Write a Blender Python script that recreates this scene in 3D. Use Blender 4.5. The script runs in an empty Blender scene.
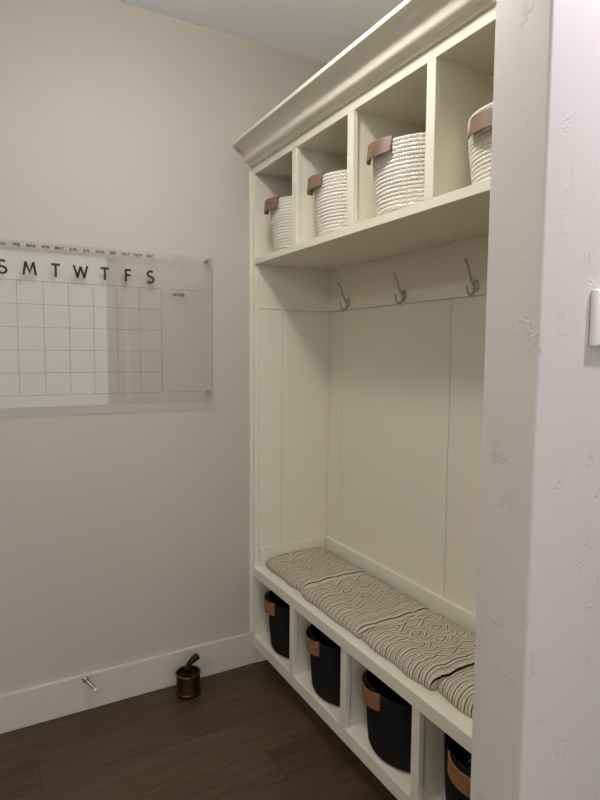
import bpy, bmesh, math, random
from mathutils import Vector, Matrix
random.seed(7)
PI = math.pi
sc = bpy.context.scene
col = sc.collection

# ------------------------------------------------------------------ helpers
def srgb(r, g, b):
    f = lambda c: ((c/255.0+0.055)/1.055)**2.4 if c > 10 else c/255.0/12.92
    return (f(r), f(g), f(b), 1.0)

def mat(name, colr, rough=0.6, metal=0.0, spec=0.5):
    m = bpy.data.materials.new(name); m.use_nodes = True
    b = m.node_tree.nodes['Principled BSDF']
    b.inputs['Base Color'].default_value = colr if len(colr) == 4 else (*colr, 1)
    b.inputs['Roughness'].default_value = rough
    b.inputs['Metallic'].default_value = metal
    b.inputs['Specular IOR Level'].default_value = spec
    return m

def nd(m, t, **kw):
    n = m.node_tree.nodes.new(t)
    for k, v in kw.items(): setattr(n, k, v)
    return n
def ln(m, a, b): m.node_tree.links.new(a, b)
def pb(m): return m.node_tree.nodes['Principled BSDF']

def mth(m, op, a, b=None, c=None):
    n = nd(m, 'ShaderNodeMath', operation=op)
    for i, v in enumerate((a, b, c)):
        if v is None: continue
        if isinstance(v, (int, float)): n.inputs[i].default_value = v
        else: ln(m, v, n.inputs[i])
    return n.outputs[0]

def noise(m, vec, scale, detail=3, rough=0.5, dist=0.0):
    n = nd(m, 'ShaderNodeTexNoise')
    n.inputs['Scale'].default_value = scale; n.inputs['Detail'].default_value = detail
    n.inputs['Roughness'].default_value = rough; n.inputs['Distortion'].default_value = dist
    if vec is not None: ln(m, vec, n.inputs['Vector'])
    return n.outputs['Fac']

def ramp(m, fac, stops):
    n = nd(m, 'ShaderNodeValToRGB')
    cr = n.color_ramp
    while len(cr.elements) < len(stops): cr.elements.new(0.5)
    for e, (p, c) in zip(cr.elements, stops):
        e.position = p; e.color = c if len(c) == 4 else (*c, 1)
    ln(m, fac, n.inputs[0]); return n.outputs[0]

def bump(m, height, strength=0.3, dist=0.01):
    n = nd(m, 'ShaderNodeBump')
    n.inputs['Strength'].default_value = strength; n.inputs['Distance'].default_value = dist
    ln(m, height, n.inputs['Height']); ln(m, n.outputs[0], pb(m).inputs['Normal'])

def objco(m): return nd(m, 'ShaderNodeTexCoord').outputs['Object']
def scaled(m, vec, s):
    n = nd(m, 'ShaderNodeMapping'); n.inputs['Scale'].default_value = s
    ln(m, vec, n.inputs['Vector']); return n.outputs[0]

# ---- mesh building
def add_box(bm, x0, x1, y0, y1, z0, z1, bev=0.0, seg=2):
    x0, x1 = min(x0, x1), max(x0, x1); y0, y1 = min(y0, y1), max(y0, y1); z0, z1 = min(z0, z1), max(z0, z1)
    r = bmesh.ops.create_cube(bm, size=1.0)
    vs = r['verts']
    for v in vs:
        v.co = Vector(((x0+x1)/2 + v.co.x*(x1-x0), (y0+y1)/2 + v.co.y*(y1-y0), (z0+z1)/2 + v.co.z*(z1-z0)))
    if bev > 0:
        es = list({e for v in vs for e in v.link_edges})
        bmesh.ops.bevel(bm, geom=es, offset=bev, segments=seg, affect='EDGES', profile=0.5)
    return bm

def box(*a, **k): return add_box(bmesh.new(), *a, **k)

def add_lathe(bm, prof, n=48, center=(0, 0, 0), cap0=True, cap1=True, uv=False, sq=2.0):
    """prof: list of (radius, z)."""
    cx, cy, cz = center
    rings = []
    for r, z in prof:
        ring = []
        for i in range(n):
            c_, s_ = math.cos(2*PI*i/n), math.sin(2*PI*i/n)
            q = (abs(c_)**sq+abs(s_)**sq)**(-1/sq)
            ring.append(bm.verts.new((cx+r*q*c_, cy+r*q*s_, cz+z)))
        rings.append(ring)
    uvl = bm.loops.layers.uv.verify() if uv else None
    acc = [0.0]
    for k in range(1, len(prof)):
        acc.append(acc[-1] + math.hypot(prof[k][0]-prof[k-1][0], prof[k][1]-prof[k-1][1]))
    for k in range(len(rings)-1):
        for i in range(n):
            j = (i+1) % n
            f = bm.faces.new((rings[k][i], rings[k][j], rings[k+1][j], rings[k+1][i]))
            if uv:
                for l, (uu, vv) in zip(f.loops, ((i/n, acc[k]), ((i+1)/n, acc[k]), ((i+1)/n, acc[k+1]), (i/n, acc[k+1]))):
                    l[uvl].uv = (uu, vv)
    if cap0: bm.faces.new(list(reversed(rings[0])))
    if cap1: bm.faces.new(rings[-1])
    return bm

def add_tube(bm, pts, radii, n=12, flat=None):
    """round tube through pts (capped). flat = (scale along side, scale along up) of the section."""
    pts = [Vector(p) for p in pts]
    if isinstance(radii, (int, float)): radii = [radii]*len(pts)
    rings = []; up = None
    for i, p in enumerate(pts):
        t = (pts[min(i+1, len(pts)-1)] - pts[max(i-1, 0)]).normalized()
        if up is None:
            up = Vector((0, 0, 1)) if abs(t.z) < 0.9 else Vector((0, 1, 0))
        side = t.cross(up).normalized(); up = side.cross(t).normalized()
        fs, fu = flat if flat else (1, 1)
        rings.append([bm.verts.new(p + side*math.cos(2*PI*k/n)*radii[i]*fs + up*math.sin(2*PI*k/n)*radii[i]*fu) for k in range(n)])
    for a, b in zip(rings, rings[1:]):
        for k in range(n):
            bm.faces.new((a[k], a[(k+1) % n], b[(k+1) % n], b[k]))
    bm.faces.new(list(reversed(rings[0]))); bm.faces.new(rings[-1])
    return bm

def bez(pts, n=8):
    """Catmull-Rom through pts."""
    P = [Vector(p) for p in pts]; out = []
    for i in range(len(P)-1):
        p0 = P[max(i-1, 0)]; p1 = P[i]; p2 = P[i+1]; p3 = P[min(i+2, len(P)-1)]
        for k in range(n):
            t = k/n
            out.append(0.5*((2*p1) + (p2-p0)*t + (2*p0-5*p1+4*p2-p3)*t*t + (-p0+3*p1-3*p2+p3)*t**3))
    out.append(P[-1]); return out

def add_prism_y(bm, poly, y0, y1):
    """extrude an (x,z) polygon along y."""
    a = [bm.verts.new((x, y0, z)) for x, z in poly]; b = [bm.verts.new((x, y1, z)) for x, z in poly]
    n = len(poly)
    for i in range(n):
        j = (i+1) % n
        bm.faces.new((a[i], a[j], b[j], b[i]))
    bm.faces.new(list(reversed(a))); bm.faces.new(b)
    return bm

def add_ribbon(bm, pts, w, y0=0.0, th=0.0008):
    """stroke of width w through (x,z) points, standing in the xz plane, th thick towards -y."""
    P = [Vector((x, z)) for x, z in pts]; L = []; R = []
    for i, p in enumerate(P):
        if i == 0: d = (P[1]-P[0]).normalized(); nn = Vector((-d.y, d.x)); s = 1
        elif i == len(P)-1: d = (P[-1]-P[-2]).normalized(); nn = Vector((-d.y, d.x)); s = 1
        else:
            d1 = (P[i]-P[i-1]).normalized(); d2 = (P[i+1]-P[i]).normalized()
            n1 = Vector((-d1.y, d1.x)); n2 = Vector((-d2.y, d2.x)); nn = (n1+n2).normalized(); s = min(1.6, 1/max(0.3, nn.dot(n1)))
        L.append(p+nn*w/2*s); R.append(p-nn*w/2*s)
    lay = []
    for y in (y0, y0-th):
        lay.append([[bm.verts.new((q.x, y, q.y)) for q in L], [bm.verts.new((q.x, y, q.y)) for q in R]])
    for i in range(len(P)-1):
        for k in (0, 1):
            bm.faces.new((lay[k][0][i], lay[k][0][i+1], lay[k][1][i+1], lay[k][1][i]))
        for s in (0, 1):
            bm.faces.new((lay[0][s][i], lay[0][s][i+1], lay[1][s][i+1], lay[1][s][i]))
    for i in (0, -1):
        bm.faces.new((lay[0][0][i], lay[0][1][i], lay[1][1][i], lay[1][0][i]))
    return bm

def obj(name, bm, m, parent=None, smooth=None, local=False):
    """link bm as ONE mesh object; coordinates are world ones unless local."""
    bmesh.ops.recalc_face_normals(bm, faces=bm.faces)
    if parent is not None and not local:
        M = Matrix.Identity(4); p = parent
        while p is not None:
            M = (Matrix.Translation(p.location) @ p.rotation_euler.to_matrix().to_4x4()) @ M; p = p.parent
        bmesh.ops.transform(bm, matrix=M.inverted(), verts=bm.verts)
    me = bpy.data.meshes.new(name); bm.to_mesh(me); bm.free()
    if m is not None: me.materials.append(m)
    o = bpy.data.objects.new(name, me); col.objects.link(o)
    if parent is not None: o.parent = parent
    if smooth is not None:
        for p in me.polygons: p.use_smooth = True
        if smooth < 180:
            try: me.set_sharp_from_angle(angle=math.radians(smooth))
            except Exception: pass
    return o

def empty(name, loc=(0, 0, 0), rz=0.0):
    o = bpy.data.objects.new(name, None); col.objects.link(o)
    o.location = loc; o.rotation_euler = (0, 0, rz); o.empty_display_size = 0.05
    return o

def tag(o, label, cat, group=None):
    o['label'] = label; o['category'] = cat
    if group: o['group'] = group
    return o

def struct(name, bm, m, smooth=None):
    o = obj(name, bm, m, None, smooth); o['kind'] = 'structure'; return o

def copy_tree(o, parent=None):
    c = o.copy(); col.objects.link(c)
    if parent is not None: c.parent = parent
    for ch in list(o.children): copy_tree(ch, c)
    return c

# ------------------------------------------------------------------ materials
# greige eggshell wall paint with a slight roller texture
M_wall = mat('greige_wall_paint', (0.50, 0.462, 0.400), 0.55, spec=0.35)
v = objco(M_wall); h = mth(M_wall, 'ADD', mth(M_wall, 'MULTIPLY', noise(M_wall, v, 9, 3), 1.2), mth(M_wall, 'MULTIPLY', noise(M_wall, v, 90, 2), 0.12))
bump(M_wall, h, 0.20, 0.006)

# skip-trowelled wall: smooth with sparse raised trowel marks
M_trowel = mat('skip_trowel_wall_paint', (0.62, 0.578, 0.525), 0.5, spec=0.4)
v = objco(M_trowel)
n1 = noise(M_trowel, v, 14.0, 5.0, 0.6, 0.8)
ridge = mth(M_trowel, 'SUBTRACT', 1.0, mth(M_trowel, 'DIVIDE', mth(M_trowel, 'ABSOLUTE', mth(M_trowel, 'SUBTRACT', n1, 0.5)), 0.020))
ridge = mth(M_trowel, 'MAXIMUM', ridge, 0.0)
msk = mth(M_trowel, 'MULTIPLY', mth(M_trowel, 'SUBTRACT', noise(M_trowel, v, 17.0, 1.0), 0.56), 16.0); msk.node.use_clamp = True
msk2 = mth(M_trowel, 'MULTIPLY', mth(M_trowel, 'SUBTRACT', noise(M_trowel, v, 5.0, 1.0), 0.44), 14.0); msk2.node.use_clamp = True
hh = mth(M_trowel, 'MULTIPLY', mth(M_trowel, 'MULTIPLY', ridge, msk), msk2)
hh = mth(M_trowel, 'ADD', mth(M_trowel, 'MULTIPLY', hh, 0.8), mth(M_trowel, 'MULTIPLY', noise(M_trowel, v, 8, 1), 0.5))
bump(M_trowel, hh, 0.72, 0.0021)

M_ceil = mat('flat_white_ceiling_paint', (0.88, 0.915, 0.97), 0.9, spec=0.1)
M_trim = mat('white_trim_paint', (0.58, 0.54, 0.475), 0.35, spec=0.5)
M_lock = mat('cream_white_cabinet_paint', (0.75, 0.71, 0.58), 0.38, spec=0.5)
v = objco(M_lock); bump(M_lock, noise(M_lock, v, 45, 2), 0.015, 0.003)

# dark stained oak planks running along the calendar wall
M_floor = mat('dark_oak_planks', (0.1, 0.06, 0.04), 0.40, spec=0.4)
v = objco(M_floor)
sp = nd(M_floor, 'ShaderNodeSeparateXYZ'); ln(M_floor, v, sp.inputs[0])
PW = 0.193
yy = mth(M_floor, 'DIVIDE', mth(M_floor, 'ADD', sp.outputs['Y'], 0.189+PW*40), PW)
row = mth(M_floor, 'FLOOR', yy); fy = mth(M_floor, 'FRACT', yy)
off = mth(M_floor, 'FRACT', mth(M_floor, 'ADD', mth(M_floor, 'MULTIPLY', mth(M_floor, 'SINE', mth(M_floor, 'MULTIPLY', row, 12.9898)), 437.58), 0.1464))
xx = mth(M_floor, 'DIVIDE', mth(M_floor, 'ADD', sp.outputs['X'], mth(M_floor, 'MULTIPLY', off, 1.9)), 1.9)
colx = mth(M_floor, 'FLOOR', xx); fx = mth(M_floor, 'FRACT', xx)
idv = mth(M_floor, 'FRACT', mth(M_floor, 'MULTIPLY', mth(M_floor, 'SINE', mth(M_floor, 'ADD', mth(M_floor, 'MULTIPLY', row, 7.13), mth(M_floor, 'MULTIPLY', colx, 3.71))), 917.3))
cmb = nd(M_floor, 'ShaderNodeCombineXYZ')
ln(M_floor, mth(M_floor, 'ADD', mth(M_floor, 'MULTIPLY', sp.outputs['X'], 2.2), mth(M_floor, 'MULTIPLY', idv, 40)), cmb.inputs[0])
ln(M_floor, mth(M_floor, 'MULTIPLY', sp.outputs['Y'], 26.0), cmb.inputs[1])
g1 = noise(M_floor, cmb.outputs[0], 1.6, 5, 0.6, 0.8)
cmb2 = nd(M_floor, 'ShaderNodeCombineXYZ')
ln(M_floor, mth(M_floor, 'MULTIPLY', sp.outputs['X'], 14), cmb2.inputs[0]); ln(M_floor, mth(M_floor, 'MULTIPLY', sp.outputs['Y'], 190.0), cmb2.inputs[1])
g2 = noise(M_floor, cmb2.outputs[0], 1.0, 3, 0.6)
gr = mth(M_floor, 'ADD', mth(M_floor, 'MULTIPLY', g1, 0.65), mth(M_floor, 'MULTIPLY', g2, 0.35))
gr = mth(M_floor, 'ADD', gr, mth(M_floor, 'MULTIPLY', mth(M_floor, 'SUBTRACT', idv, 0.5), 0.16))
c = ramp(M_floor, gr, [(0.28, (0.024, 0.0125, 0.0055)), (0.5, (0.066, 0.037, 0.018)), (0.75, (0.112, 0.066, 0.034))])
gapy = mth(M_floor, 'LESS_THAN', fy, 0.010); gapx = mth(M_floor, 'LESS_THAN', fx, 0.0013)
gap = mth(M_floor, 'MAXIMUM', gapy, gapx)
mx = nd(M_floor, 'ShaderNodeMix', data_type='RGBA'); ln(M_floor, mth(M_floor, 'MULTIPLY', gap, 0.75), mx.inputs['Factor']); ln(M_floor, c, mx.inputs[6]); mx.inputs[7].default_value = (0.012, 0.008, 0.006, 1)
ln(M_floor, mx.outputs[2], pb(M_floor).inputs['Base Color'])
bump(M_floor, mth(M_floor, 'SUBTRACT', mth(M_floor, 'MULTIPLY', gr, 0.35), gap), 0.25, 0.002)

# cotton rope
M_rope = mat('cream_cotton_rope', (0.80, 0.755, 0.66), 0.85, spec=0.2)
uvn = nd(M_rope, 'ShaderNodeUVMap'); su = nd(M_rope, 'ShaderNodeSeparateXYZ'); ln(M_rope, uvn.outputs[0], su.inputs[0])
tw = mth(M_rope, 'SINE', mth(M_rope, 'ADD', mth(M_rope, 'MULTIPLY', su.outputs[0], 2*PI*120), mth(M_rope, 'MULTIPLY', su.outputs[1], 420)))
hgt = mth(M_rope, 'ADD', mth(M_rope, 'MULTIPLY', tw, 0.5), noise(M_rope, objco(M_rope), 160, 2))
bump(M_rope, hgt, 0.55, 0.003)

def leather(name, c0, c1):
    m = mat(name, c0, 0.5, spec=0.4)
    v = objco(m); n = noise(m, v, 30, 4)
    ln(m, ramp(m, n, [(0.3, c0), (0.7, c1)]), pb(m).inputs['Base Color'])
    bump(m, noise(m, v, 220, 2), 0.25, 0.001); return m
M_leather = leather('brown_leather', (0.135, 0.078, 0.050), (0.195, 0.116, 0.076))
M_tan = leather('tan_leather', (0.23, 0.105, 0.046), (0.31, 0.150, 0.070))
M_rivet = mat('aged_rivet', (0.22, 0.17, 0.12), 0.3, 1.0)

M_felt = mat('charcoal_felt', (0.012, 0.011, 0.0115), 0.95, spec=0.15)
bump(M_felt, noise(M_felt, objco(M_felt), 260, 3), 0.4, 0.002)
M_feltin = mat('dark_bin_lining', (0.010, 0.009, 0.010), 0.95, spec=0.1)
M_print = mat('dark_speckled_cloth', (0.01, 0.01, 0.012), 0.9, spec=0.2)
v = objco(M_print); vo = nd(M_print, 'ShaderNodeTexVoronoi'); vo.inputs['Scale'].default_value = 55; ln(M_print, v, vo.inputs['Vector'])
ln(M_print, ramp(M_print, vo.outputs['Distance'], [(0.22, (0.22, 0.19, 0.17)), (0.32, (0.010, 0.009, 0.011))]), pb(M_print).inputs['Base Color'])

M_nickel = mat('satin_nickel', (0.50, 0.47, 0.43), 0.28, 1.0)
M_bronze = mat('antique_bronze', (0.155, 0.098, 0.048), 0.36, 1.0)
v = objco(M_bronze); nb = noise(M_bronze, v, 40, 3)
ln(M_bronze, ramp(M_bronze, nb, [(0.3, (0.10, 0.062, 0.030)), (0.7, (0.185, 0.118, 0.058))]), pb(M_bronze).inputs['Base Color'])
M_dkbronze = mat('dark_bronze', (0.035, 0.025, 0.017), 0.42, 1.0)
M_rubber = mat('white_rubber', (0.62, 0.58, 0.52), 0.5)
M_plate = mat('white_plastic', (0.80, 0.76, 0.72), 0.35)
M_ink = mat('black_print', (0.010, 0.009, 0.008), 0.5)
M_grid = mat('grey_print', (0.16, 0.15, 0.13), 0.5)

# clear acrylic: transparent with real Fresnel reflection
M_acr = bpy.data.materials.new('clear_acrylic'); M_acr.use_nodes = True
nt = M_acr.node_tree; nt.nodes.clear()
out = nt.nodes.new('ShaderNodeOutputMaterial'); mixs = nt.nodes.new('ShaderNodeMixShader')
tr = nt.nodes.new('ShaderNodeBsdfTransparent'); tr.inputs[0].default_value = (0.985, 0.988, 0.985, 1)
gl = nt.nodes.new('ShaderNodeBsdfGlossy'); gl.inputs['Roughness'].default_value = 0.012
fr = nt.nodes.new('ShaderNodeFresnel'); ge = nt.nodes.new('ShaderNodeNewGeometry'); mr = nt.nodes.new('ShaderNodeMapRange')
mr.inputs[3].default_value = 1.49; mr.inputs[4].default_value = 1/1.49   # leaving the sheet reflects like entering it
nt.links.new(ge.outputs['Backfacing'], mr.inputs[0]); nt.links.new(mr.outputs[0], fr.inputs['IOR'])
nt.links.new(fr.outputs[0], mixs.inputs[0]); nt.links.new(tr.outputs[0], mixs.inputs[1]); nt.links.new(gl.outputs[0], mixs.inputs[2]); nt.links.new(mixs.outputs[0], out.inputs[0])
# sawn edges of the sheet scatter light and look grey
M_edge = mat('acrylic_sawn_edge', (0.30, 0.29, 0.26), 0.35)

# striped, puckered cushion cloth
M_cush = mat('striped_cushion_cloth', (0.5, 0.45, 0.37), 0.9, spec=0.15)
uvn = nd(M_cush, 'ShaderNodeUVMap'); su = nd(M_cush, 'ShaderNodeSeparateXYZ'); ln(M_cush, uvn.outputs[0], su.inputs[0])
U, V = su.outputs[0], su.outputs[1]      # metres: U depth from the front edge, V along the bench
def smooth01(x, a, b):
    n = nd(M_cush, 'ShaderNodeMapRange'); n.interpolation_type = 'SMOOTHSTEP'
    n.inputs[1].default_value = a; n.inputs[2].default_value = b; ln(M_cush, x, n.inputs[0]); return n.outputs[0]
mk = mth(M_cush, 'MULTIPLY', smooth01(U, 0.055, 0.10), mth(M_cush, 'MULTIPLY', smooth01(V, 0.010, 0.100), mth(M_cush, 'SUBTRACT', 1.0, smooth01(V, 0.235, 0.33))))
scal = mth(M_cush, 'ABSOLUTE', mth(M_cush, 'SINE', mth(M_cush, 'MULTIPLY', mth(M_cush, 'ADD', U, mth(M_cush, 'MULTIPLY', mth(M_cush, 'FLOOR', mth(M_cush, 'DIVIDE', V, 0.0675)), 0.044)), PI/0.088)))
wob = mth(M_cush, 'MULTIPLY', mth(M_cush, 'SUBTRACT', noise(M_cush, uvn.outputs[0], 22, 2), 0.5), 0.007)
vv = mth(M_cush, 'ADD', mth(M_cush, 'SUBTRACT', V, mth(M_cush, 'MULTIPLY', mth(M_cush, 'MULTIPLY', scal, mk), 0.026)), wob)
fs = mth(M_cush, 'FRACT', mth(M_cush, 'DIVIDE', vv, 0.0225))
l1 = mth(M_cush, 'MULTIPLY', mth(M_cush, 'GREATER_THAN', fs, 0.10), mth(M_cush, 'LESS_THAN', fs, 0.235))
l2 = mth(M_cush, 'MULTIPLY', mth(M_cush, 'GREATER_THAN', fs, 0.55), mth(M_cush, 'LESS_THAN', fs, 0.645))
line = mth(M_cush, 'ADD', l1, mth(M_cush, 'MULTIPLY', l2, 0.75))
stitch = noise(M_cush, scaled(M_cush, uvn.outputs[0], (330, 70, 1)), 1.0, 2)
line = mth(M_cush, 'MULTIPLY', line, smooth01(stitch, 0.18, 0.38))
mx = nd(M_cush, 'ShaderNodeMix', data_type='RGBA'); ln(M_cush, line, mx.inputs['Factor'])
ln(M_cush, ramp(M_cush, noise(M_cush, uvn.outputs[0], 260, 2), [(0.3, (0.52, 0.455, 0.34)), (0.7, (0.72, 0.645, 0.50))]), mx.inputs[6])
mx.inputs[7].default_value = (0.014, 0.012, 0.010, 1)
ln(M_cush, mx.outputs[2], pb(M_cush).inputs['Base Color'])
rib = mth(M_cush, 'ADD', mth(M_cush, 'SINE', mth(M_cush, 'MULTIPLY', vv, 2*PI/0.01125)), noise(M_cush, uvn.outputs[0], 420, 2))
bump(M_cush, rib, 0.7, 0.0025)

def emis(name, colr, strength):
    m = bpy.data.materials.new(name); m.use_nodes = True
    n = m.node_tree; n.nodes.clear()
    o = n.nodes.new('ShaderNodeOutputMaterial'); e = n.nodes.new('ShaderNodeEmission')
    e.inputs[0].default_value = (*colr, 1); e.inputs[1].default_value = strength
    n.links.new(e.outputs[0], o.inputs[0]); return m

# ------------------------------------------------------------------ dimensions (metres)
ZC = 2.737                 # ceiling
D = 0.393                  # locker depth
LY = -1.53                 # locker runs from y = 0 to LY
WX, WY0, WY1 = -0.206, -1.53, -1.652   # end of the partition
XL, XR, YF = -3.1, 2.3, -4.4          # the rest of the room behind the viewer

# ------------------------------------------------------------------ room shell
struct('floor', box(XL, XR, YF, 0.0, -0.05, 0.0), M_floor)
struct('ceiling', box(XL, XR, YF, 0.0, ZC, ZC+0.05), M_ceil)
struct('wall_back', box(XL-0.1, XR+0.1, 0.0, 0.1, -0.05, ZC+0.05), M_wall)
struct('wall_left', box(XL-0.1, XL, YF, 0.0, -0.05, ZC+0.05), M_wall)
# hall wall behind the viewer, with a wide glazed opening that lets the daylight in
WA, WB, WZ0, WZ1 = -2.3, 0.265, 0.12, 2.52
bm = box(XL-0.1, WA, YF-0.1, YF, -0.05, ZC+0.05)
add_box(bm, WB, XR+0.1, YF-0.1, YF, -0.05, ZC+0.05)
add_box(bm, WA, WB, YF-0.1, YF, -0.05, WZ0); add_box(bm, WA, WB, YF-0.1, YF, WZ1, ZC+0.05)
struct('wall_front', bm, M_wall)
wf = bmesh.new()
for x0, x1, z0, z1 in ((WA, WA+0.06, WZ0, WZ1), (WB-0.06, WB, WZ0, WZ1), (WA, WB, WZ0, WZ0+0.06), (WA, WB, WZ1-0.06, WZ1), ((WA+WB)/2-0.035, (WA+WB)/2+0.035, WZ0, WZ1)):
    add_box(wf, x0, x1, YF-0.08, YF+0.01, z0, z1, bev=0.003)
wo = struct('window_1', wf, M_trim)
obj('pane', box(WA+0.05, WB-0.05, YF-0.05, YF-0.044, WZ0+0.05, WZ1-0.05), M_acr, wo)
po = bpy.data.lights.new('daylight_portal', 'AREA'); po.shape = 'RECTANGLE'; po.size = WB-WA; po.size_y = WZ1-WZ0; po.cycles.is_portal = True
pl = bpy.data.objects.new('daylight_portal', po); col.objects.link(pl); pl.location = ((WA+WB)/2, YF-0.10, (WZ0+WZ1)/2); pl.rotation_euler = (PI/2, 0, 0)
struct('wall_right', box(D+0.016, D+0.12, WY0, 0.0, 0.0, ZC), M_wall)
struct('wall_far', box(XR, XR+0.1, YF, WY1, -0.05, ZC+0.05), M_wall)
# partition with a bullnosed end
bm = bmesh.new()
r = bmesh.ops.create_cube(bm, size=1.0)
for q in r['verts']:
    q.co = Vector(((WX+XR)/2+q.co.x*(XR-WX), (WY0+WY1)/2+q.co.y*(WY0-WY1), ZC/2+q.co.z*ZC))
es = [e for e in bm.edges if all(abs(q.co.x-WX) < 1e-4 and q.co.y < (WY0+WY1)/2 for q in e.verts) and abs(e.verts[0].co.z-e.verts[1].co.z) > 1]
bmesh.ops.bevel(bm, geom=es, offset=0.007, segments=4, affect='EDGES', profile=0.5)
struct('wall_partition', bm, M_trowel, smooth=40)

def baseboard(name, x0, x1, y0, y1):
    struct(name, box(x0, x1, y0, y1, 0.0, 0.1462, bev=0.003), M_trim)
baseboard('baseboard_back', XL, 0.068, -0.016, 0.0)
baseboard('baseboard_left', XL, XL+0.016, YF, -0.016)
baseboard('baseboard_partition', WX, XR, WY1-0.016, WY1)
baseboard('baseboard_partition_end', WX-0.016, WX, WY1-0.016, WY0)

# ------------------------------------------------------------------ hall tree (built-in locker bench)
T = empty('hall_tree', (D/2, LY/2, 0))
tag(T, 'cream white built-in locker with cubbies above and below a bench', 'hall tree')
def part(name, bm, m=None, parent=None, smooth=None): return obj(name, bm, m or M_lock, parent or T, smooth)
ZB, ZBU, ZSB, ZST, ZR, ZRT = 0.4575, 0.4146, 1.8042, 1.8307, 2.1847, 2.2185
LR, LRB = 0.1322, 0.0831
B = 0.0015
for y0, y1 in ((-0.018, -0.0005), (LY+0.0005, LY+0.018)):
    part('side_panel', box(0.02, D, y0, y1, 0.0, ZRT, bev=B))
part('stile', box(0.0, 0.02, -0.020, -0.0005, LRB, ZRT, bev=B))
part('stile', box(0.0, 0.02, LY+0.0005, LY+0.036, LRB, ZRT, bev=B))
part('back_panel', box(D, D+0.015, LY+0.001, -0.001, 0.0, ZRT))
part('top_panel', box(0.02, D, LY+0.018, -0.018, ZR+0.004, ZRT))
part('top_rail', box(0.0, 0.02, LY+0.036, -0.020, ZR, ZRT, bev=B))
part('cubby_shelf', box(0.0, D, LY+0.018, -0.018, ZSB, ZST, bev=B))
part('bench_seat', box(-0.004, D, LY+0.018, -0.018, ZBU, ZB, bev=0.002))
part('bottom_rail', box(0.0, 0.02, LY+0.036, -0.020, LRB, LR, bev=B))
part('cubby_floor', box(0.02, D, LY+0.018, -0.018, LR-0.02, LR-0.001))
part('toe_kick', box(0.07, 0.086, LY+0.018, -0.018, 0.0, LR-0.02))
for yc in (-0.3765, -0.7505, -1.1245):
    for z0, z1 in ((ZST, ZR), (LR, ZBU)):
        bm = box(0.0, 0.019, yc-0.017, yc+0.017, z0, z1, bev=B)
        add_box(bm, 0.019, D, yc-0.011, yc+0.011, z0-0.0005, z1+0.004 if z0 > 1 else z1)
        part('divider', bm)
# backboards with grooves between: rail above, tall boards below
ZG = 1.615
gv = 0.0030
part('hook_rail', box(D-0.010, D, LY+0.018, -0.0245, ZG, ZSB, bev=0.001))
ys = [-0.0225, -0.133, -0.822, LY+0.018]
for a, b in zip(ys, ys[1:]):
    part('backboard', box(D-0.008, D, b+gv/2, a-gv/2, ZB, ZG-gv*0.6, bev=0.001))
part('side_rail', box(0.0205, D, -0.0245, -0.018, ZG, ZSB, bev=0.001))
for a, b in ((0.0205, 0.135), (0.135, D+0.0015)):
    part('sideboard', box(a+gv/2, b-gv/2, -0.0225, -0.018, ZB, ZG-gv*0.6, bev=0.001))
# low trim round the back of the seat
part('seat_trim', box(D-0.024, D-0.008, LY+0.018, -0.024, ZB, ZB+0.088, bev=0.003))
part('seat_trim', box(0.022, D-0.024, -0.038, -0.024, ZB, ZB+0.088, bev=0.003))
# scribe strip on the calendar wall
part('scribe_strip', box(-0.017, -0.0005, -0.009, -0.0003, 0.1475, ZRT-0.02, bev=0.0025))
# crown
prof = [(0.0, 2.2175), (-0.010, 2.2175), (-0.0115, 2.2225), (-0.0165, 2.2235), (-0.018, 2.2275)]
for k in range(9):          # ovolo: turns from facing down to facing out
    a = PI/2*k/8
    prof.append((-0.020-0.021*math.sin(a), 2.2285+0.017*(1-math.cos(a))))
for k in range(11):         # cove: upright, then sweeping out under the fillet
    a = PI/2*k/10
    prof.append((-0.0425-0.044*(1-math.cos(a)), 2.2495+0.0395*math.sin(a)))
prof += [(-0.0895, 2.2895), (-0.0955, 2.2905), (-0.0955, 2.3035), (-0.094, 2.305), (0.0, 2.305)]
part('crown_moulding', add_prism_y(bmesh.new(), prof, -0.0008, LY+0.0005), smooth=28)
part('crown_top', box(0.0, D, LY+0.001, -0.001, ZRT+0.0005, 2.235))

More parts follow.
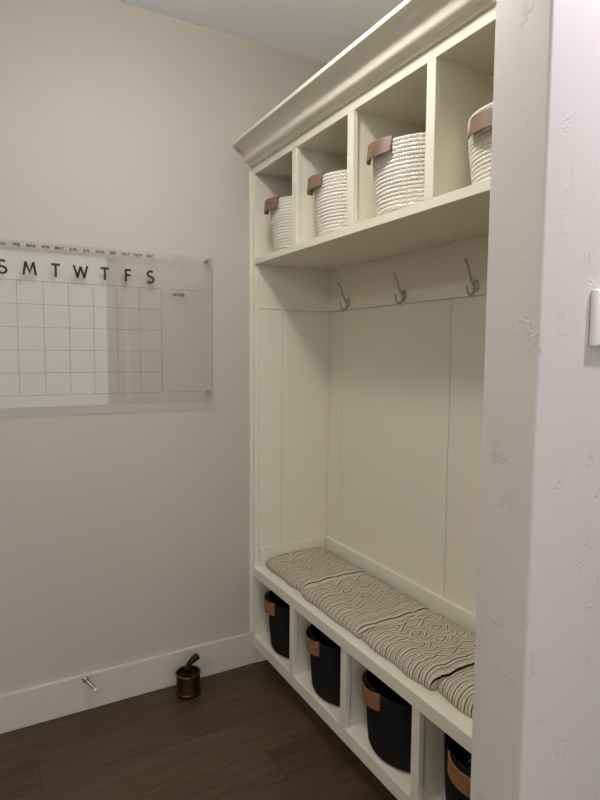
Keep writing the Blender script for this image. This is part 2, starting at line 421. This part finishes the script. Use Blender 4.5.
# coat hooks (parts of the hall tree)
def hook(y):
    z = 1.648
    xw = D-0.012
    bm = bmesh.new()
    # upper prong: rises and leans out; lower prong: J
    up = bez([(xw-0.004, y, z-0.004), (xw-0.016, y, z+0.006), (xw-0.030, y, z+0.032), (xw-0.040, y, z+0.062), (xw-0.050, y, z+0.077)], 6)
    add_tube(bm, up, [0.0046-0.0016*i/(len(up)-1) for i in range(len(up))], 12)
    lo = bez([(xw-0.004, y, z-0.004), (xw-0.010, y, z-0.022), (xw-0.022, y, z-0.033), (xw-0.036, y, z-0.026), (xw-0.043, y, z-0.006)], 6)
    add_tube(bm, lo, [0.0042-0.0012*i/(len(lo)-1) for i in range(len(lo))], 12)
    bmesh.ops.create_uvsphere(bm, u_segments=14, v_segments=8, radius=0.0052, matrix=Matrix.Translation((xw-0.050, y, z+0.077)))
    bmesh.ops.create_uvsphere(bm, u_segments=14, v_segments=8, radius=0.0042, matrix=Matrix.Translation((xw-0.043, y, z-0.006)))
    hk = part('coat_hook', bm, M_nickel, smooth=180)
    hk['label'] = 'satin nickel double coat hook'
    bm = bmesh.new()
    add_lathe(bm, [(0.0005, 0.008), (0.009, 0.0075), (0.0125, 0.005), (0.0135, 0.001), (0.0135, 0.0)], 24)
    bmesh.ops.transform(bm, matrix=Matrix.Translation((xw, y, z-0.002)) @ Matrix.Rotation(-PI/2, 4, 'Y') @ Matrix.Diagonal((1.5, 1, 1, 1)), verts=bm.verts)
    obj('base_plate', bm, M_nickel, hk, 180)
    for dz in (0.012, -0.016):
        bm = bmesh.new()
        add_lathe(bm, [(0.0028, 0.0), (0.0028, 0.0075), (0.0016, 0.009)], 12)
        bmesh.ops.transform(bm, matrix=Matrix.Translation((xw, y-0.001, z+dz)) @ Matrix.Rotation(-PI/2, 4, 'Y'), verts=bm.verts)
        obj('screw', bm, M_nickel, hk, 40)
for y in (-0.184, -0.568, -0.935, -1.315): hook(y)

# ------------------------------------------------------------------ rope baskets on the top shelf
def strap(R, half_w, zc, hgt, bulge, th=0.0045, n=26, tilt=0.0):
    """leather strap hugging a round basket at angle 0 (local +x), ends flat on the wall, middle bowed out."""
    bm = bmesh.new(); a = half_w/R
    rows = []
    for i in range(n+1):
        s = -1+2*i/n
        b = bulge*max(0.0, 1-abs(s)**2.2)
        th_ = s*a
        ring = []
        for (dr, dz) in ((0.0, -hgt/2), (0.0, hgt/2), (th, hgt/2), (th, -hgt/2)):
            rr = R + b*(1.0 + 0.35*(dz/hgt))*1.0 + dr + tilt*dz
            ring.append(bm.verts.new((rr*math.cos(th_), rr*math.sin(th_), zc+dz - 0.006*(1-s*s))))
        rows.append(ring)
    for p, q in zip(rows, rows[1:]):
        for k in range(4): bm.faces.new((p[k], p[(k+1) % 4], q[(k+1) % 4], q[k]))
    bm.faces.new(list(reversed(rows[0]))); bm.faces.new(rows[-1])
    bmesh.ops.bevel(bm, geom=[e for e in bm.edges if e.is_manifold and e.calc_face_angle(0) > 1.0], offset=0.0012, segments=2, affect='EDGES')
    return bm

def rivets(R, half_w, zc, hgt, par):
    a = (half_w-0.010)/R
    for s in (-1, 1):
        bm = bmesh.new()
        add_lathe(bm, [(0.0042, 0.0), (0.0040, 0.0015), (0.0028, 0.0028), (0.0004, 0.0033)], 14)
        M = Matrix.Rotation(s*a, 4, 'Z') @ Matrix.Translation((R+0.0062, 0, zc-0.002)) @ Matrix.Rotation(PI/2, 4, 'Y')
        bmesh.ops.transform(bm, matrix=M, verts=bm.verts)
        obj('rivet', bm, M_rivet, par, 180, local=True)

def make_rope_basket():
    t = empty('rope_basket')
    H, RB, RT = 0.206, 0.138, 0.157
    nr = 18; prof = [(0.02, 0.004)]
    rr = RB
    for k in range(nr):
        z0 = 0.002+H*k/nr; dz = H/nr
        rc = RB+(RT-RB)*(1-(1-k/(nr-1))**1.6)
        if k == 0: rc -= 0.006
        for j in range(7):
            a = -PI/2+PI*(j+0.5)/7
            prof.append((rc+0.0044*math.cos(a), z0+dz/2+dz/2*math.sin(a)*0.98))
    top = 0.002+H
    prof += [(RT-0.003, top+0.001), (RT-0.009, top-0.003)]
    for k in range(0, nr, 2):
        z = top-0.006-(H-0.02)*k/(nr-1); rc = RT-(RT-RB)*(k/(nr-1))**1.6
        prof += [(rc-0.0075, z), (rc-0.010, z-H/nr)]
    prof += [(0.02, 0.012)]
    obj('basket_body', add_lathe(bmesh.new(), prof, 96, uv=True), M_rope, t, 180, local=True)
    for k, ang in enumerate((0.0, PI)):
        hd = obj('handle', strap(RT+0.0062, 0.066, H-0.013, 0.046, 0.020, tilt=-0.22), M_leather, t, 40, local=True)
        hd.rotation_euler = (0, 0, ang)
        hd['label'] = 'brown leather strap handle'
        rivets(RT+0.0062, 0.066, H-0.013, 0.046, hd)
    return t
proto = make_rope_basket()
spots = [(0.168, -0.193, 170, 'cream rope basket in the top cubby nearest the calendar wall'),
         (0.166, -0.560, 162, 'cream rope basket in the second top cubby from the calendar wall'),
         (0.160, -0.926, 170, 'cream rope basket in the third top cubby, mostly in view'),
         (0.184, -1.300, 180, 'cream rope basket in the top cubby cut off by the partition')]
for i, (x, y, a, lab) in enumerate(spots):
    o = proto if i == 0 else copy_tree(proto)
    o.location = (x, y, ZST+0.0005); o.rotation_euler = (0, 0, math.radians(a))
    if i == 3:                                     # this one has slumped a little and its strap hangs lower
        o.scale = (0.985, 0.985, 0.90)
        for ch in o.children:
            if ch.name.startswith('handle'): ch.location.z = -0.030
    tag(o, lab, 'basket', 'rope baskets in the top cubbies')

# ------------------------------------------------------------------ dark bins under the bench
def make_bin():
    t = empty('storage_bin')
    H, RB, RT = 0.223, 0.156, 0.167
    prof = [(0.02, 0.001), (RB-0.016, 0.001)]
    for k in range(1, 6):
        a = -PI/2+k*PI/10
        prof.append((RB-0.016+0.016*math.cos(a), 0.017+0.016*math.sin(a)))
    for k in range(1, 9):
        s = k/8; prof.append((RB+(RT-RB)*s+0.002*math.sin(PI*s), 0.017+(H-0.017)*s))
    prof += [(RT-0.0015, H+0.0022), (RT-0.005, H+0.0022), (RT-0.007, H)]
    prof += [(RB-0.006, 0.02), (0.02, 0.01)]
    obj('bin_body', add_lathe(bmesh.new(), prof, 72, sq=2.06), M_felt, t, 50, local=True)
    for ang in (0.0, PI):
        hd = obj('handle', strap(RT+0.0015, 0.070, H-0.020, 0.054, 0.013, tilt=0.0), M_tan, t, 40, local=True)
        hd.rotation_euler = (0, 0, ang)
        hd['label'] = 'tan leather strap handle'
        rivets(RT+0.0015, 0.070, H-0.020, 0.054, hd)
    return t
pb_ = make_bin()
spots = [(0.172, -0.193, 164, 'dark charcoal bin in the bottom cubby nearest the calendar wall'),
         (0.170, -0.5605, 165, 'dark charcoal bin in the second bottom cubby from the calendar wall'),
         (0.170, -0.9325, 164, 'dark charcoal bin in the third bottom cubby, tan handle turned towards the corner'),
         (0.170, -1.3065, 184, 'dark charcoal bin in the bottom cubby cut off by the partition')]
for i, (x, y, a, lab) in enumerate(spots):
    o = pb_ if i == 0 else copy_tree(pb_)
    o.location = (x, y, LR-0.0005); o.rotation_euler = (0, 0, math.radians(a))
    tag(o, lab, 'bin', 'dark bins in the bottom cubbies')
# speckled cloth showing over the rim of the last bin
bm = bmesh.new(); bmesh.ops.create_icosphere(bm, subdivisions=4, radius=1.0)
rnd = random.Random(3)
ph = [rnd.uniform(0, 6) for _ in range(6)]
for q in bm.verts:
    p = q.co.copy()
    w = 1+0.09*math.sin(5*p.x+ph[0])+0.08*math.sin(7*p.y+ph[1])+0.06*math.sin(9*p.z+4*p.x+ph[2])
    q.co = Vector((p.x*0.103*w, p.y*0.103*w, p.z*0.100*w))
bmesh.ops.translate(bm, vec=(0.170, -1.3065, LR+0.132), verts=bm.verts)
tag(obj('crumpled_cloth', bm, M_print, None, 180), 'dark speckled cloth stuffed in the bin cut off by the partition', 'cloth')

# ------------------------------------------------------------------ bench cushions
def make_cushion(x0, x1, y0, y1, seed, label):
    rnd = random.Random(seed)
    cx, cy = (x0+x1)/2, (y0+y1)/2
    hx, hy = (x1-x0)/2, (y1-y0)/2
    nx, ny = 64, 72
    bm = bmesh.new(); uvl = bm.loops.layers.uv.verify()
    px, py = rnd.uniform(0, 6), rnd.uniform(0, 6)
    def hgt(u, w):
        e = max(0.0, 1-abs(u)**9)**0.5 * max(0.0, 1-abs(w)**12)**0.5
        X, Y = u*hx, w*hy
        # tufted puffs in staggered rows
        row = math.floor((Y+hy)/0.064)
        sx = math.sin(PI*(X+hx+row*0.0425)/0.085); sy = math.sin(PI*(Y+hy)/0.064)
        puff = (abs(sx)*abs(sy))**0.6
        fl = 0.004*math.sin(9*X+px)+0.004*math.sin(11*Y+py)
        return e*(0.034+0.0085*puff+fl)
    def edge(u, w):
        wob = 0.004*math.sin(w*7+px)*(1 if u < 0 else 0)
        return wob
    top = []; bot = []
    for i in range(nx+1):
        u = math.sin(PI/2*(-1+2*i/nx)) if False else (-1+2*i/nx)
        u = math.copysign(1-(1-abs(u))**1.35, u)
        rt = []; rb = []
        for j in range(ny+1):
            w = -1+2*j/ny; w = math.copysign(1-(1-abs(w))**1.35, w)
            cs = 1-0.022*(abs(u)**10)*(abs(w)**10)
            X = u*hx*cs + edge(u, w)*abs(u)**3; Y = w*hy*cs
            z = 0.010
            h_ = hgt(u, w)
            ed = (i in (0, nx) or j in (0, ny))
            rt.append((bm.verts.new((X, Y, z+h_)), (X+hx, hy-Y)))
            rb.append(rt[-1] if ed else (bm.verts.new((X, Y, max(0.0004, z-0.0096*min(1, h_/0.02)))), (X+hx, hy-Y)))
        top.append(rt); bot.append(rb)
    for lay, flip in ((top, 0), (bot, 1)):
        for i in range(nx):
            for j in range(ny):
                q = [lay[i][j], lay[i+1][j], lay[i+1][j+1], lay[i][j+1]]
                if flip: q.reverse()
                try: f = bm.faces.new([a[0] for a in q])
                except ValueError: continue
                for l, a in zip(f.loops, q): l[uvl].uv = a[1]
    me = bpy.data.meshes.new('bench_cushion'); bm.normal_update(); bm.to_mesh(me); bm.free()
    me.materials.append(M_cush)
    for p in me.polygons: p.use_smooth = True
    o = bpy.data.objects.new('bench_cushion', me); col.objects.link(o)
    o.location = (cx, cy, ZB+0.0002)
    tag(o, label, 'cushion', 'striped cushions on the bench')
for x0, x1, y0, y1, sd, lab in (
    (0.040, 0.362, -0.3945, -0.040, 1, 'striped cushion at the corner end of the bench, against the calendar wall'),
    (0.030, 0.362, -0.7960, -0.3950, 2, 'striped cushion second along the bench from the calendar wall'),
    (0.033, 0.362, -1.1440, -0.7965, 3, 'striped cushion third along the bench from the calendar wall'),
    (0.050, 0.362, -1.5080, -1.1450, 4, 'striped cushion at the partition end of the bench, mostly hidden')):
    make_cushion(x0, x1, y0, y1, sd, lab)

# ------------------------------------------------------------------ acrylic wall calendar
PX0, PX1, PZ0, PZ1, PY = -1.112, -0.197, 1.2185, 1.8115, -0.030     # PY: front face
C = empty('wall_calendar', ((PX0+PX1)/2, 0.0, PZ0))
tag(C, 'clear acrylic month calendar with black weekday letters on the wall', 'calendar')
bm = box(PX0, PX1, PY, PY+0.004, PZ0, PZ1)
pane = obj('acrylic_panel', bm, M_acr, C)
pane.data.materials.append(M_edge)
for p in pane.data.polygons:
    if abs(p.normal.y) < 0.5: p.material_index = 1
# grid
GX1 = -0.4125; CW = 0.0866; GX0 = GX1-7*CW; GZ1 = 1.674; GZ0 = 1.2605; RH = (GZ1-GZ0)/5
bm = bmesh.new(); yg = PY-0.0002; lw = 0.0012
for k in range(8): add_ribbon(bm, [(GX0+k*CW, GZ0), (GX0+k*CW, GZ1)], lw, yg, 0.0004)
for k in range(6): add_ribbon(bm, [(GX0, GZ0+k*RH), (GX1, GZ0+k*RH)], lw, yg, 0.0004)
add_ribbon(bm, [(GX1+0.022, GZ1), (-0.245, GZ1)], lw, yg, 0.0004)
add_ribbon(bm, [(GX1+0.022, GZ0), (-0.245, GZ0)], lw, yg, 0.0004)
obj('printed_grid', bm, M_grid, C)
# weekday letters, drawn as strokes in a unit box
def arc(cx, cz, rx, rz, a0, a1, n=14):
    return [(cx+rx*math.cos(math.radians(a0+(a1-a0)*i/n)), cz+rz*math.sin(math.radians(a0+(a1-a0)*i/n))) for i in range(n+1)]
S_path = arc(0.30, 0.735, 0.235, 0.225, 35, 270, 16)[:-1] + [(0.30, 0.51)] + arc(0.30, 0.265, 0.255, 0.235, 88, -150, 18)
LET = {
    'S': (0.6, [S_path]),
    'M': (0.95, [[(0.05, 0.0), (0.20, 0.98)], [(0.19, 1.0), (0.475, 0.22), (0.76, 1.0)], [(0.75, 0.98), (0.90, 0.0)]]),
    'T': (0.62, [[(0.0, 0.93), (0.62, 0.93)], [(0.31, 0.0), (0.31, 0.90)]]),
    'W': (1.05, [[(0.02, 1.0), (0.29, 0.04)], [(0.26, 0.04), (0.525, 0.92)], [(0.525, 0.92), (0.79, 0.04)], [(0.76, 0.04), (1.03, 1.0)]]),
    'F': (0.50, [[(0.07, 0.0), (0.07, 1.0)], [(0.07, 0.93), (0.50, 0.93)], [(0.07, 0.52), (0.46, 0.52)]]),
}
HL = 0.0475
for k, chh in enumerate('SMTWTFS'):
    wd, strokes = LET[chh]
    cxl = GX0+(k+0.5)*CW+0.001
    bm = bmesh.new()
    for s_ in strokes:
        add_ribbon(bm, [(cxl+(x-wd/2)*HL, 1.6935+z*HL) for x, z in s_], 0.0082, yg, 0.0012)
    obj('weekday_letter', bm, M_ink, C)
def text_mesh(txt, size):
    cu = bpy.data.curves.new('lettering', 'FONT'); cu.body = txt; cu.size = size; cu.align_x = 'CENTER'; cu.extrude = 0.0003; cu.resolution_u = 3; cu.offset = 0.0004
    to = bpy.data.objects.new('lettering', cu); col.objects.link(to)
    bpy.context.view_layer.update()
    dg = bpy.context.evaluated_depsgraph_get()
    me = bpy.data.meshes.new_from_object(to.evaluated_get(dg))
    bpy.data.objects.remove(to); bpy.data.curves.remove(cu)
    bm = bmesh.new(); bm.from_mesh(me); bpy.data.meshes.remove(me)
    return bm
months = 'JAN FEB MAR APR MAY JUN JUL AUG SEP OCT NOV DEC'.split()
for k, mtxt in enumerate(months):
    bm = text_mesh(mtxt, 0.0155)
    bmesh.ops.transform(bm, matrix=Matrix.Translation((-0.975+k*0.0473, PY-0.0006, 1.7925)) @ Matrix.Rotation(PI/2, 4, 'X'), verts=bm.verts)
    obj('month_lettering', bm, M_ink, C)
bm = text_mesh('NOTES', 0.0155)
bmesh.ops.transform(bm, matrix=Matrix.Translation((-0.342, PY-0.0006, 1.648)) @ Matrix.Rotation(PI/2, 4, 'X'), verts=bm.verts)
obj('notes_lettering', bm, M_ink, C)
for x in (PX0+0.018, PX1-0.018):
    for z in (PZ0+0.040, PZ1-0.012):
        bm = bmesh.new()
        add_lathe(bm, [(0.0062, 0.0), (0.0062, -PY-0.0042)], 20)
        add_lathe(bm, [(0.0078, -PY), (0.0078, -PY+0.005), (0.0068, -PY+0.0062)], 20)
        add_lathe(bm, [(0.004, -PY-0.004), (0.004, -PY)], 12)
        bmesh.ops.transform(bm, matrix=Matrix.Translation((x, 0, z)) @ Matrix.Rotation(PI/2, 4, 'X'), verts=bm.verts)
        so = obj('standoff', bm, M_nickel, C, 40); so['label'] = 'small metal standoff screw'

# ------------------------------------------------------------------ door stop on the baseboard
S = empty('door_stop', (-0.731, -0.016, 0.130))
tag(S, 'small metal door stop with white tip on the white baseboard', 'door stop')
def along(bm, p, d):
    d = Vector(d).normalized(); q = Vector((0, 0, 1)).rotation_difference(d)
    bmesh.ops.transform(bm, matrix=Matrix.Translation(p) @ q.to_matrix().to_4x4(), verts=bm.verts); return bm
p0 = Vector((-0.731, -0.016, 0.130)); dd = Vector((0.036, -0.058, -0.036)).normalized()
obj('flange', along(add_lathe(bmesh.new(), [(0.0125, -0.0004), (0.0125, 0.003), (0.010, 0.008), (0.006, 0.011)], 24), p0, (0, -1, 0)), M_nickel, S, 40)
prof = [(0.0048, 0.004)]
for k in range(11):
    z = 0.008+k*0.0044
    prof += [(0.0048, z), (0.0062, z+0.0014), (0.0062, z+0.0028), (0.0048, z+0.0042)]
obj('rod', along(add_lathe(bmesh.new(), prof, 18), p0, dd), M_nickel, S, 60)
obj('rubber_tip', along(add_lathe(bmesh.new(), [(0.0072, 0.054), (0.0088, 0.056), (0.0088, 0.066), (0.0072, 0.070), (0.003, 0.071)], 20), p0, dd), M_rubber, S, 50)

# ------------------------------------------------------------------ bronze canister on the floor
K = empty('bronze_canister', (-0.338, -0.098, 0))
tag(K, 'small dark bronze canister with bent handle standing by the baseboard', 'canister')
kx, ky = -0.338, -0.098
RC = 0.0505
obj('body', add_lathe(bmesh.new(), [(0.02, 0.0004), (RC-0.002, 0.0004), (RC, 0.003), (RC, 0.012), (RC-0.001, 0.0125), (RC-0.001, 0.091), (RC-0.004, 0.091), (RC-0.004, 0.079), (0.012, 0.081)], 56, (kx, ky, 0)), M_bronze, K, 40)
obj('base_band', add_lathe(bmesh.new(), [(RC, 0.013), (RC+0.0022, 0.0145), (RC+0.0022, 0.0175), (RC, 0.019)], 56, (kx, ky, 0), False, False), M_bronze, K, 180)
bm = bmesh.new(); prof = [(RC-0.002+0.0036*math.cos(a), 0.092+0.0036*math.sin(a)) for a in [2*PI*i/12 for i in range(13)]]
obj('rim', add_lathe(bm, prof, 56, (kx, ky, 0), False, False), M_bronze, K, 180)
obj('lid', add_lathe(bmesh.new(), [(RC-0.005, 0.0815), (RC-0.007, 0.084), (0.016, 0.088), (0.013, 0.094), (0.001, 0.095)], 40, (kx, ky, 0)), M_dkbronze, K, 40)
pts = bez([(kx-0.002, ky, 0.088), (kx-0.002, ky-0.002, 0.110), (kx+0.005, ky-0.003, 0.128), (kx+0.022, ky-0.002, 0.143), (kx+0.044, ky+0.002, 0.151)], 6)
rad = [0.0135]*8 + [0.0110]*6 + [0.0120]*4 + [0.0145]*4 + [0.0150, 0.0145, 0.012]
obj('handle', add_tube(bmesh.new(), pts, rad[:len(pts)], 14), M_dkbronze, K, 50)

# ------------------------------------------------------------------ light switch on the partition
sx0, sz0 = -0.073, 1.436
W = empty('light_switch', (sx0+0.04, WY1, sz0))
tag(W, 'white light switch plate at the edge of the textured wall', 'light switch')
bm = box(sx0, sx0+0.08, WY1-0.016, WY1-0.0002, sz0, sz0+0.106, bev=0.006, seg=4)
obj('switch_plate', bm, M_plate, W, 60)
obj('rocker', box(sx0+0.024, sx0+0.056, WY1-0.0195, WY1-0.0155, sz0+0.020, sz0+0.086, bev=0.0015), M_plate, W)
for z in (sz0+0.010, sz0+0.096):
    bm = along(add_lathe(bmesh.new(), [(0.0028, 0.0), (0.0028, 0.0005), (0.0016, 0.001)], 12), Vector((sx0+0.04, WY1-0.0159, z)), (0, -1, 0))
    obj('screw', bm, M_plate, W, 60)

# ------------------------------------------------------------------ lamps (above the frame)
M_lamp = mat('lamp_metal', (0.6, 0.58, 0.55), 0.4)
def flush_fill_light(lx, ly, colr, strength, label):
    L = empty('added_fill_light', (lx, ly, ZC))
    tag(L, label, 'ceiling light')
    obj('trim_ring', add_lathe(bmesh.new(), [(0.112, 0.0), (0.115, -0.008), (0.112, -0.014), (0.100, -0.014)], 48, (lx, ly, ZC-0.0002)), M_lamp, L, 40)
    prof = [(0.106*math.cos(a), -0.014-0.032*math.sin(a)) for a in [PI/2*i/10 for i in range(10)]] + [(0.002, -0.046)]
    obj('diffuser', add_lathe(bmesh.new(), prof, 48, (lx, ly, ZC)), emis('fill_glow', colr, strength), L, 180)
# semi-flush bowl light over the bench
bx_, by_, bz_, br_ = -0.57, -1.05, 2.605, 0.11
L = empty('bowl_light', (bx_, by_, ZC))
tag(L, 'round bowl ceiling light above the bench area', 'ceiling light')
obj('ceiling_plate', add_lathe(bmesh.new(), [(0.055, 0.0), (0.055, -0.010), (0.040, -0.020), (0.014, -0.024)], 40, (bx_, by_, ZC-0.0002)), M_lamp, L, 40)
obj('stem', add_lathe(bmesh.new(), [(0.010, 0.0), (0.010, -0.090)], 24, (bx_, by_, ZC-0.020)), M_lamp, L, 40)
obj('bowl', add_lathe(bmesh.new(), [(0.010, 0.028)] + [(br_*math.sin(a), (0.026 if a < PI/2 else 0.034)*math.cos(a)) for a in [0.2+(PI-0.2)*i/20 for i in range(20)]] + [(0.002, -0.034)], 48, (bx_, by_, bz_)), emis('bowl_glow', (1.0, 0.965, 0.915), 86.0), L, 180)
flush_fill_light(-2.5, -2.5, (1.0, 0.985, 0.96), 215.0, 'added round fill light on the hall ceiling, far from the bench')  # added, unseen fill light that brightens the partition end and walls from the left

def downlight(x, y, strength, colr, label):
    R = empty('recessed_light', (x, y, ZC)); tag(R, label, 'recessed light')
    obj('trim_ring', add_lathe(bmesh.new(), [(0.062, 0.0), (0.085, 0.0), (0.085, -0.006), (0.066, -0.010), (0.062, -0.010)], 40, (x, y, ZC-0.0002), False, False), M_plate, R, 40)
    obj('lens', add_lathe(bmesh.new(), [(0.001, -0.005), (0.0615, -0.005), (0.0615, -0.0005)], 40, (x, y, ZC)), emis('lamp_cool', colr, strength), R)
downlight(0.25, -2.15, 640.0, (1.0, 0.93, 1.10), 'recessed ceiling light close to the textured wall')

w = bpy.data.worlds.new('world'); sc.world = w; w.use_nodes = True
w.node_tree.nodes['Background'].inputs[0].default_value = (0.90, 0.93, 1.0, 1)
w.node_tree.nodes['Background'].inputs[1].default_value = 2.3

# ------------------------------------------------------------------ camera
cam = bpy.data.cameras.new('camera'); co = bpy.data.objects.new('camera', cam); col.objects.link(co)
cam.sensor_fit = 'VERTICAL'; cam.sensor_height = 32.0; cam.lens = 573.35/800*32.0
cam.clip_start = 0.02
r_ = Vector((0.87338851, -0.48697532, 0.00689589)); u_ = Vector((0.03331144, 0.07385806, 0.99671226)); f_ = Vector((0.48588359, 0.87028732, -0.08072863))
Mx = Matrix((r_, u_, -f_)).transposed().to_4x4(); Mx.translation = (-1.05499, -2.32317, 1.42)
co.matrix_world = Mx
sc.camera = co

sc.view_settings.view_transform = 'Standard'
sc.view_settings.look = 'None'
sc.view_settings.gamma = 1.0
sc.view_settings.use_curve_mapping = False
sc.view_settings.exposure = 0.0
sc.cycles.max_bounces = 10
sc.cycles.diffuse_bounces = 6
sc.cycles.transparent_max_bounces = 12
